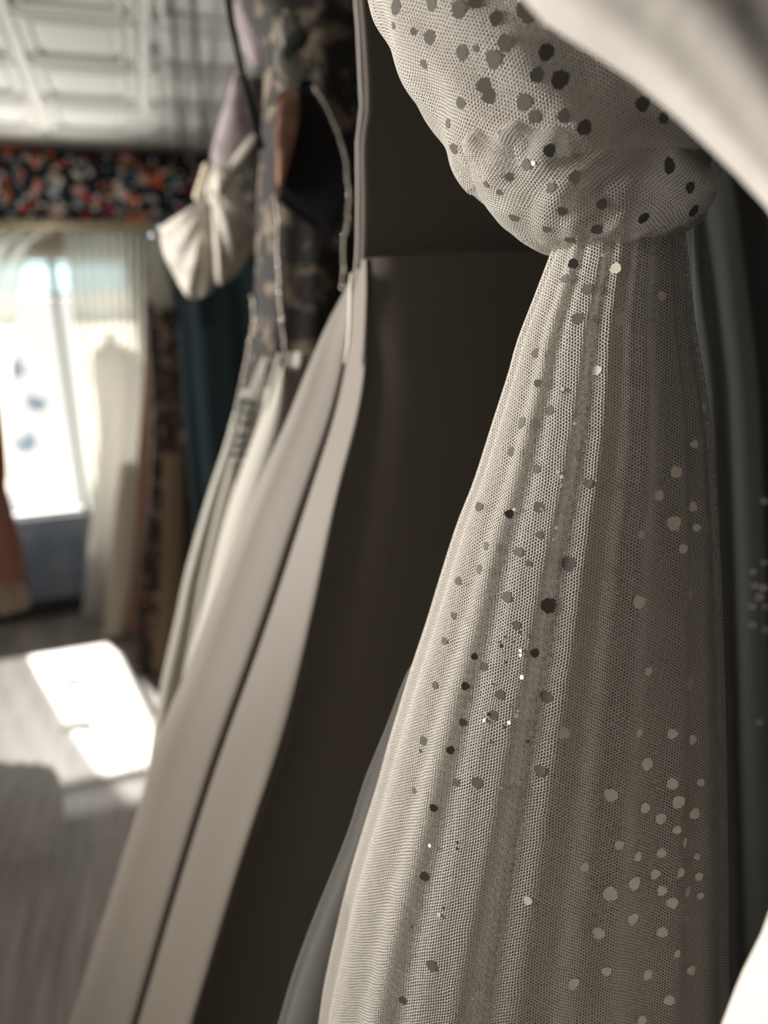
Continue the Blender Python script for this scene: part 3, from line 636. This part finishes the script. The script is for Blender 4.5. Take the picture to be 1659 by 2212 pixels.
# ================================================================== dark gown at the right, behind the dotted dress
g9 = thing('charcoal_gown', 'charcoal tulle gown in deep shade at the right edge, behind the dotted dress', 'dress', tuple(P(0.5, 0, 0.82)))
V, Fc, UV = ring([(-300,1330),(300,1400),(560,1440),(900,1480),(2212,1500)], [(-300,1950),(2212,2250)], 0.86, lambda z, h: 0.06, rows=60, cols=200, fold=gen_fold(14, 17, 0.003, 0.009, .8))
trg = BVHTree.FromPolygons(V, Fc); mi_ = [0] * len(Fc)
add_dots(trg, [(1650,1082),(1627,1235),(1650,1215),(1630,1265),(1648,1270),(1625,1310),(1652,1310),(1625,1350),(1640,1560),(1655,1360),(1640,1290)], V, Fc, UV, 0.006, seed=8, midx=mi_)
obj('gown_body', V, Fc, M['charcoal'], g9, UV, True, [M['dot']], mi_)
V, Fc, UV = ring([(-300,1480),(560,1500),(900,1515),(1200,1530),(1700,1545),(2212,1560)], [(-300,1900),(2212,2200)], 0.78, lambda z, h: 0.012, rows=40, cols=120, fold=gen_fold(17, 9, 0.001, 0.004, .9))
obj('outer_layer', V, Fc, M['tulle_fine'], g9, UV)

# ================================================================== 3. lace gown with beaded strands
D3 = 1.55
g3 = thing('lace_gown', 'dark floral lace gown with beaded strands and greige skirt, behind the taupe gown', 'dress', tuple(P(-0.1, 0, D3)))
L3 = [(-200,548),(0,520),(100,560),(200,572),(300,566),(400,560),(500,556),(600,553),(690,549),(800,528),(860,512)]
V, Fc, UV = ring(L3, [(-200,820),(860,800)], D3, lambda z, h: 0.09, zb=sz(512, 840, D3)[1], rows=50, cols=100, fold=gen_fold(2, 7, 0.002, 0.004, 1))
obj('bodice', V, Fc, M['lace'], g3, UV)
poly_slab('neck_opening', dense([(600,432),(612,385),(628,320),(640,240),(650,180),(672,175),(695,235),(730,300),(752,380),(757,430),(742,500),(718,535),(690,505),(645,470)]), D3 - 0.105, 0.004, M['void'], g3)  # no hole here: black slab painted as the shade inside the neckline
poly_slab('front_lapel', dense([(596,250),(606,200),(640,200),(646,240),(640,290),(625,350),(604,420),(596,400),(593,320)]), D3 - 0.115, 0.004, M['rose'], g3, 0.006)
poly_slab('flower_applique', dense([(590,110),(606,90),(600,30),(620,20),(640,60),(645,110),(655,150),(640,190),(612,185),(592,150)]), D3 - 0.11, 0.004, M['greige'], g3, 0.004)
poly_slab('leaf_applique', dense([(612,110),(628,75),(655,62),(668,80),(655,105),(635,110),(622,130)]), D3 - 0.125, 0.003, M['leaf'], g3, 0.002)
def strand(pts, d, r, beads, mat='beadthread'):
    V, Fc = [], []
    P_ = []
    for i in range(len(pts) - 1):
        for k in range(6): P_.append((pts[i][0] + (pts[i+1][0]-pts[i][0])*k/6, pts[i][1] + (pts[i+1][1]-pts[i][1])*k/6))
    P_.append(pts[-1]); rs = random.Random(int(pts[0][0]))
    tube(V, Fc, [W(x, y, d) for x, y in P_], r * 0.5, 6)
    for i, (x, y) in enumerate(P_):
        if i % 1 == 0: ball(V, Fc, W(x + rs.uniform(-2, 2), y, d - 0.002), r * rs.uniform(.7, 1.1), 8, 5)
    o = obj('bead_strand', V, Fc, M[mat], g3)
    V, Fc = [], []
    for x, y in beads:
        V, Fc = [], []; ball(V, Fc, W(x, y, d - 0.006), r * 1.15, 10, 7); obj('bead', V, Fc, M['bead'], o)
    return o
strand([(594,425),(601,480),(598,540),(603,600),(604,650),(610,700),(614,740),(619,775)], D3 - 0.13, 0.0036, [(620,784),(602,572),(606,633),(611,690)])
strand([(545,640),(549,690),(540,740),(530,790),(520,840),(510,880)], D3 - 0.03, 0.0036, [(553,692),(540,735)])
strand([(680,190),(705,230),(735,300),(748,350),(755,430),(752,480),(742,520),(743,570),(740,620)], D3 - 0.12, 0.0034, [(753,422),(741,622),(745,508)])
SK3 = [(770,562),(840,530),(900,508),(960,492),(1050,462),(1130,438),(1240,408),(1350,385),(1460,360),(1560,342),(1650,328),(2212,230)]
zt3 = sz(560, 770, D3)[1]
V, Fc, UV = ring(SK3, [(770,760),(1000,800),(2212,900)], D3, lambda z, h: 0.10, zt=zt3, rows=60, cols=220, fold=gen_fold(29, 15, 0.006, 0.02, .8, .5))
obj('skirt', V, Fc, M['greige'], g3, UV); tr3 = BVHTree.FromPolygons(V, Fc)
V, Fc, UV = loft([([(800,604),(900,570),(1100,500),(1300,450)], 1.52, 1.5), ([(800,600),(900,563),(1100,492),(1300,440)], 1.47, 1.42), ([(800,606),(900,585),(1100,520),(1300,470)], 1.44, 1.36), ([(800,612),(900,605),(1100,555),(1300,520)], 1.43, 1.33),([(800,625),(900,640),(1100,620),(1300,600)], 1.45, 1.36), ([(800,630),(900,650),(1100,640),(1300,620)], 1.5, 1.45), ([(800,604),(900,570),(1100,500),(1300,450)], 1.52, 1.5)], 50, sz(605, 792, 1.45)[1], 0.02)
obj('front_pleat', V, Fc, M['greige'], g3, UV)
# leaf spray embroidered on the skirt
V, Fc = [], []
stem = [(535,860),(528,900),(522,940),(516,975),(512,1010),(520,1045)]
def onskirt(x, y, lift):
    loc, n_, i_, d_ = hit(tr3, x, y)
    return W(x, y, D3 - 0.11) if loc is None else loc - FW * lift
tube(V, Fc, [onskirt(x, y, 0.004) for x, y in stem], 0.0015, 6)
for i, (x, y) in enumerate([(533,868),(530,892),(525,915),(521,938),(518,960),(514,982),(512,1004),(516,1024),(520,1042)]):
    for sgn in (-1, 1):
        a = math.radians(48 + 14 * (i % 3)) * sgn; ln = (27 - i * 1.3)
        ex, ey = x + math.sin(a) * ln, y + math.cos(a) * ln * 0.9 - 8
        c = onskirt((x + ex) / 2, (y + ey) / 2, 0.006); p = onskirt(x, y, 0.006); q = c + (c - p)
        dv = q - p; n_ = dv.cross(FW).normalized() * dv.length * 0.30; b = len(V)
        V += [p, c + n_, q, c - n_, c - FW * 0.003]; Fc += [(b, b+1, b+4), (b+1, b+2, b+4), (b+2, b+3, b+4), (b+3, b, b+4), (b, b+3, b+2, b+1)]
obj('leaf_spray', V, Fc, M['leaf'], g3)
# black hanging loop in front
V, Fc = [], []
tube(V, Fc, [W(x, y, 1.42) for x, y in [(485,-60),(492,0),(500,50),(513,110),(527,170),(541,225),(553,280),(566,320)]], 0.0062, 10)
tag(obj('hanger_loop', V, Fc, M['black']), 'black ribbon hanging loop slanting down in front of the lace gown', 'ribbon')

# ================================================================== 4. dark teal gown
g4 = thing('teal_gown', 'plain dark teal gown hanging below the cream ruffled sleeve', 'dress', tuple(P(-0.45, 0, 2.25)))
V, Fc, UV = ring([(470,336),(510,346),(560,360),(620,374),(720,384),(800,388),(900,396),(1000,404),(1200,420),(1500,420)], [(470,640),(1500,760)], 2.28, lambda z, h: 0.07, rows=60, cols=160, fold=gen_fold(41, 9, 0.004, 0.014, .9))
obj('gown_body', V, Fc, M['teal'], g4, UV)
V, Fc = [], []
tube(V, Fc, [W(x, y, 2.19) for x, y in ((350, 500), (362, 560), (376, 620), (384, 700))], 0.006, 8); obj('seam_edge', V, Fc, M['black'], g4)

# ================================================================== 5. cream lace dress with flutter sleeves
g5 = thing('flutter_sleeve_dress', 'pale lilac dress with ruffled cream lace sleeve in front of the floral valance', 'dress', tuple(P(-0.42, 0, 2.0)))
DS = 1.98
poly_slab('shoulder', dense([(510,140),(535,200),(552,285),(540,330),(505,385),(475,400),(452,345),(468,270),(488,200)], 3), DS, 0.012, M['lilac'], g5, 0.03)
poly_slab('shoulder_edge', dense([(545,290),(552,300),(520,350),(490,375),(500,345)], 3), DS - 0.05, 0.008, M['white'], g5, 0.01)
poly_slab('upper_band', dense([(500,0),(545,-30),(590,60),(585,130),(560,160),(530,120)], 3), DS, 0.01, M['lilac'], g5, 0.02)
def ruffle(name, apex, fan, d, mat, n_fold, amp=0.014, parent=g5):
    """a gathered flounce: fans from apex to a wavy hem outline"""
    V, Fc, UV = [], [], []; K = n_fold * 8; R_ = 16
    hem = [(i / (len(fan) - 1), p) for i, p in enumerate(fan)]
    hx = [(t, p[0]) for t, p in hem]; hy = [(t, p[1]) for t, p in hem]
    for j in range(R_ + 1):
        r = 0.06 + 0.94 * j / R_
        for k in range(K + 1):
            u = k / K; x = apex[0] + (interp(hx, u) - apex[0]) * r; y = apex[1] + (interp(hy, u) - apex[1]) * r
            dd = d - 0.05 * math.sin(math.pi * min(1, r)) * math.sin(math.pi * u) ** .7 - 0.02 * math.sin(math.pi * u) + amp * r * math.sin(u * n_fold * 2 * math.pi + r)
            V.append(W(x, y, dd)); UV.append((u, r))
    for j in range(R_):
        for k in range(K): Fc.append((j*(K+1)+k, j*(K+1)+k+1, (j+1)*(K+1)+k+1, (j+1)*(K+1)+k))
    return solid(obj(name, V, Fc, M[mat], parent, UV), 0.003)
ruffle('sleeve_flounce', (448, 425), [(425,445),(385,465),(350,492),(352,540),(372,585),(400,635),(425,646),(455,632),(466,600),(466,560),(470,500)], DS - 0.04, 'cream', 7, 0.006)
ruffle('sleeve_flounce', (455, 400), [(462,470),(465,540),(467,605),(485,614),(515,590),(548,535),(553,495),(535,445),(505,395)], DS - 0.09, 'cream', 5, 0.007)
ruffle('sleeve_flounce', (470, 350), [(440,400),(452,440),(480,450),(500,410),(505,385)], DS - 0.06, 'white', 4, 0.01)
V, Fc, UV = ring([(180,505),(300,490),(400,480),(560,500),(640,520)], [(180,640),(640,640)], 2.1, lambda z, h: 0.04, zb=sz(500, 560, 2.1)[1], rows=30, cols=80, fold=crinkle(3, .004))
obj('bodice', V, Fc, M['lace'], g5, UV)
poly_slab('side_flower', dense([(520,430),(535,470),(552,500),(545,520),(520,505),(505,480)], 3), DS - 0.1, 0.006, M['blush'], g5, 0.01)
# braid clip and crystals
V, Fc = [], []
for k in range(9):
    f = k / 8; ball(V, Fc, W(448 - 20 * f, 362 + 62 * f, DS - 0.1), 0.0115, 10, 7, (1, .8, 1.0))
obj('braid_trim', V, Fc, M['braid'], g5)
for x, y in ((331, 508), (350, 493)):
    V, Fc = [], []; ball(V, Fc, W(x, y, DS), 0.009, 12, 8); obj('crystal_drop', V, Fc, M['bluedrop'], g5)

# ================================================================== 6-8. gowns farther along the rail
g6 = thing('bronze_gown', 'brown and bronze patterned gown with long tan skirt beside the teal gown', 'dress', tuple(P(-1.0, 0, 3.4)))
V, Fc, UV = ring([(520,330),(600,318),(650,312),(700,313),(780,320),(900,326),(1000,324),(1100,318),(1250,300),(1400,290)], [(520,420),(900,425),(1400,430)], 3.4, lambda z, h: 0.06, zb=0.02, rows=60, cols=160, fold=gen_fold(51, 8, 0.004, 0.012, .8))
obj('gown_body', V, Fc, M['brown'], g6, UV)
V, Fc, UV = loft([([(980,352),(1200,348),(1450,328)], 3.34, 3.36), ([(980,356),(1200,352),(1450,336)], 3.30, 3.28), ([(980,375),(1200,372),(1450,362)], 3.29, 3.27), ([(980,395),(1200,400),(1450,395)], 3.30, 3.29), ([(980,400),(1200,405),(1450,400)], 3.34, 3.36), ([(980,352),(1200,348),(1450,328)], 3.34, 3.36)], 40, sz(350, 980, 3.3)[1], 0.02)
obj('side_panel', V, Fc, M['tan'], g6, UV)
poly_slab('cap_sleeve', dense([(335,500),(352,520),(366,580),(374,640),(372,668),(355,665),(345,675),(325,650),(312,632),(322,590)], 3), 3.31, 0.01, M['white'], g6, 0.03)
g7 = thing('blush_gown', 'blush pink gown with white front panel, reaching the floor beside the window', 'dress', tuple(P(-1.3, 0, 4.0)))
V, Fc, UV = ring([(700,318),(850,312),(1000,300),(1100,288),(1200,275),(1360,262)], [(700,345),(1360,345)], 4.0, lambda z, h: 0.09, zb=0.02, rows=50, cols=140, fold=gen_fold(61, 8, 0.004, 0.014, .8))
obj('gown_body', V, Fc, M['blush'], g7, UV)
V, Fc, UV = ring([(1000,262),(1100,250),(1200,242),(1340,230)], [(1000,300),(1200,290),(1340,268)], 3.9, lambda z, h: 0.03, zb=0.02, rows=40, cols=90, fold=gen_fold(63, 6, 0.003, 0.008, .8))
obj('front_panel', V, Fc, M['white'], g7, UV)
g8 = thing('white_display_gown', 'pale white gown standing against the bright window behind the curtain', 'dress', tuple(on_wall(255, 1200, 4.4)))
V, Fc, UV = ring([(715,232),(740,226),(758,205),(800,200),(880,212),(960,215),(1060,205),(1200,190),(1300,180)], [(715,242),(740,250),(758,290),(800,310),(880,308),(960,300),(1060,310),(1300,320)], 4.3, lambda z, h: min(.09, h * .8), zb=0.02, rows=60, cols=120, fold=gen_fold(71, 7, 0.002, 0.012, .8))
obj('gown_body', V, Fc, M['pale_grey'], g8, UV)
# left edge: rust and dusty pink gown with ruffled hem
g10 = thing('rust_gown', 'rust orange and dusty pink gown with a tan ruffled hem at the left edge', 'dress', tuple(P(-1.95, 0, 2.9)))
V, Fc, UV = ring([(500,-180),(1300,-160)], [(700,-30),(880,-2),(960,8),(1030,12),(1060,8)], 2.95, lambda z, h: 0.07, zb=sz(0, 1060, 2.95)[1], rows=40, cols=100, fold=gen_fold(81, 6, 0.003, 0.010, .8))
obj('upper_gown', V, Fc, M['rust'], g10, UV)
V, Fc, UV = ring([(1040,-180),(1300,-160)], [(1040,6),(1100,20),(1160,34),(1220,44),(1270,50)], 2.95, lambda z, h: 0.08, zb=sz(0, 1275, 2.95)[1], rows=30, cols=120, fold=gen_fold(83, 8, 0.006, 0.014, .8))
obj('skirt', V, Fc, M['pink'], g10, UV)
V, Fc, UV = ring([(1262,-185),(1330,-200)], [(1262,46),(1290,58),(1330,50)], 2.95, lambda z, h: 0.11, zb=sz(0, 1318, 2.95)[1], rows=10, cols=260, fold=gen_fold(85, 20, 0.010, 0.016, .8))
obj('hem_ruffle', V, Fc, M['ruffle'], g10, UV)
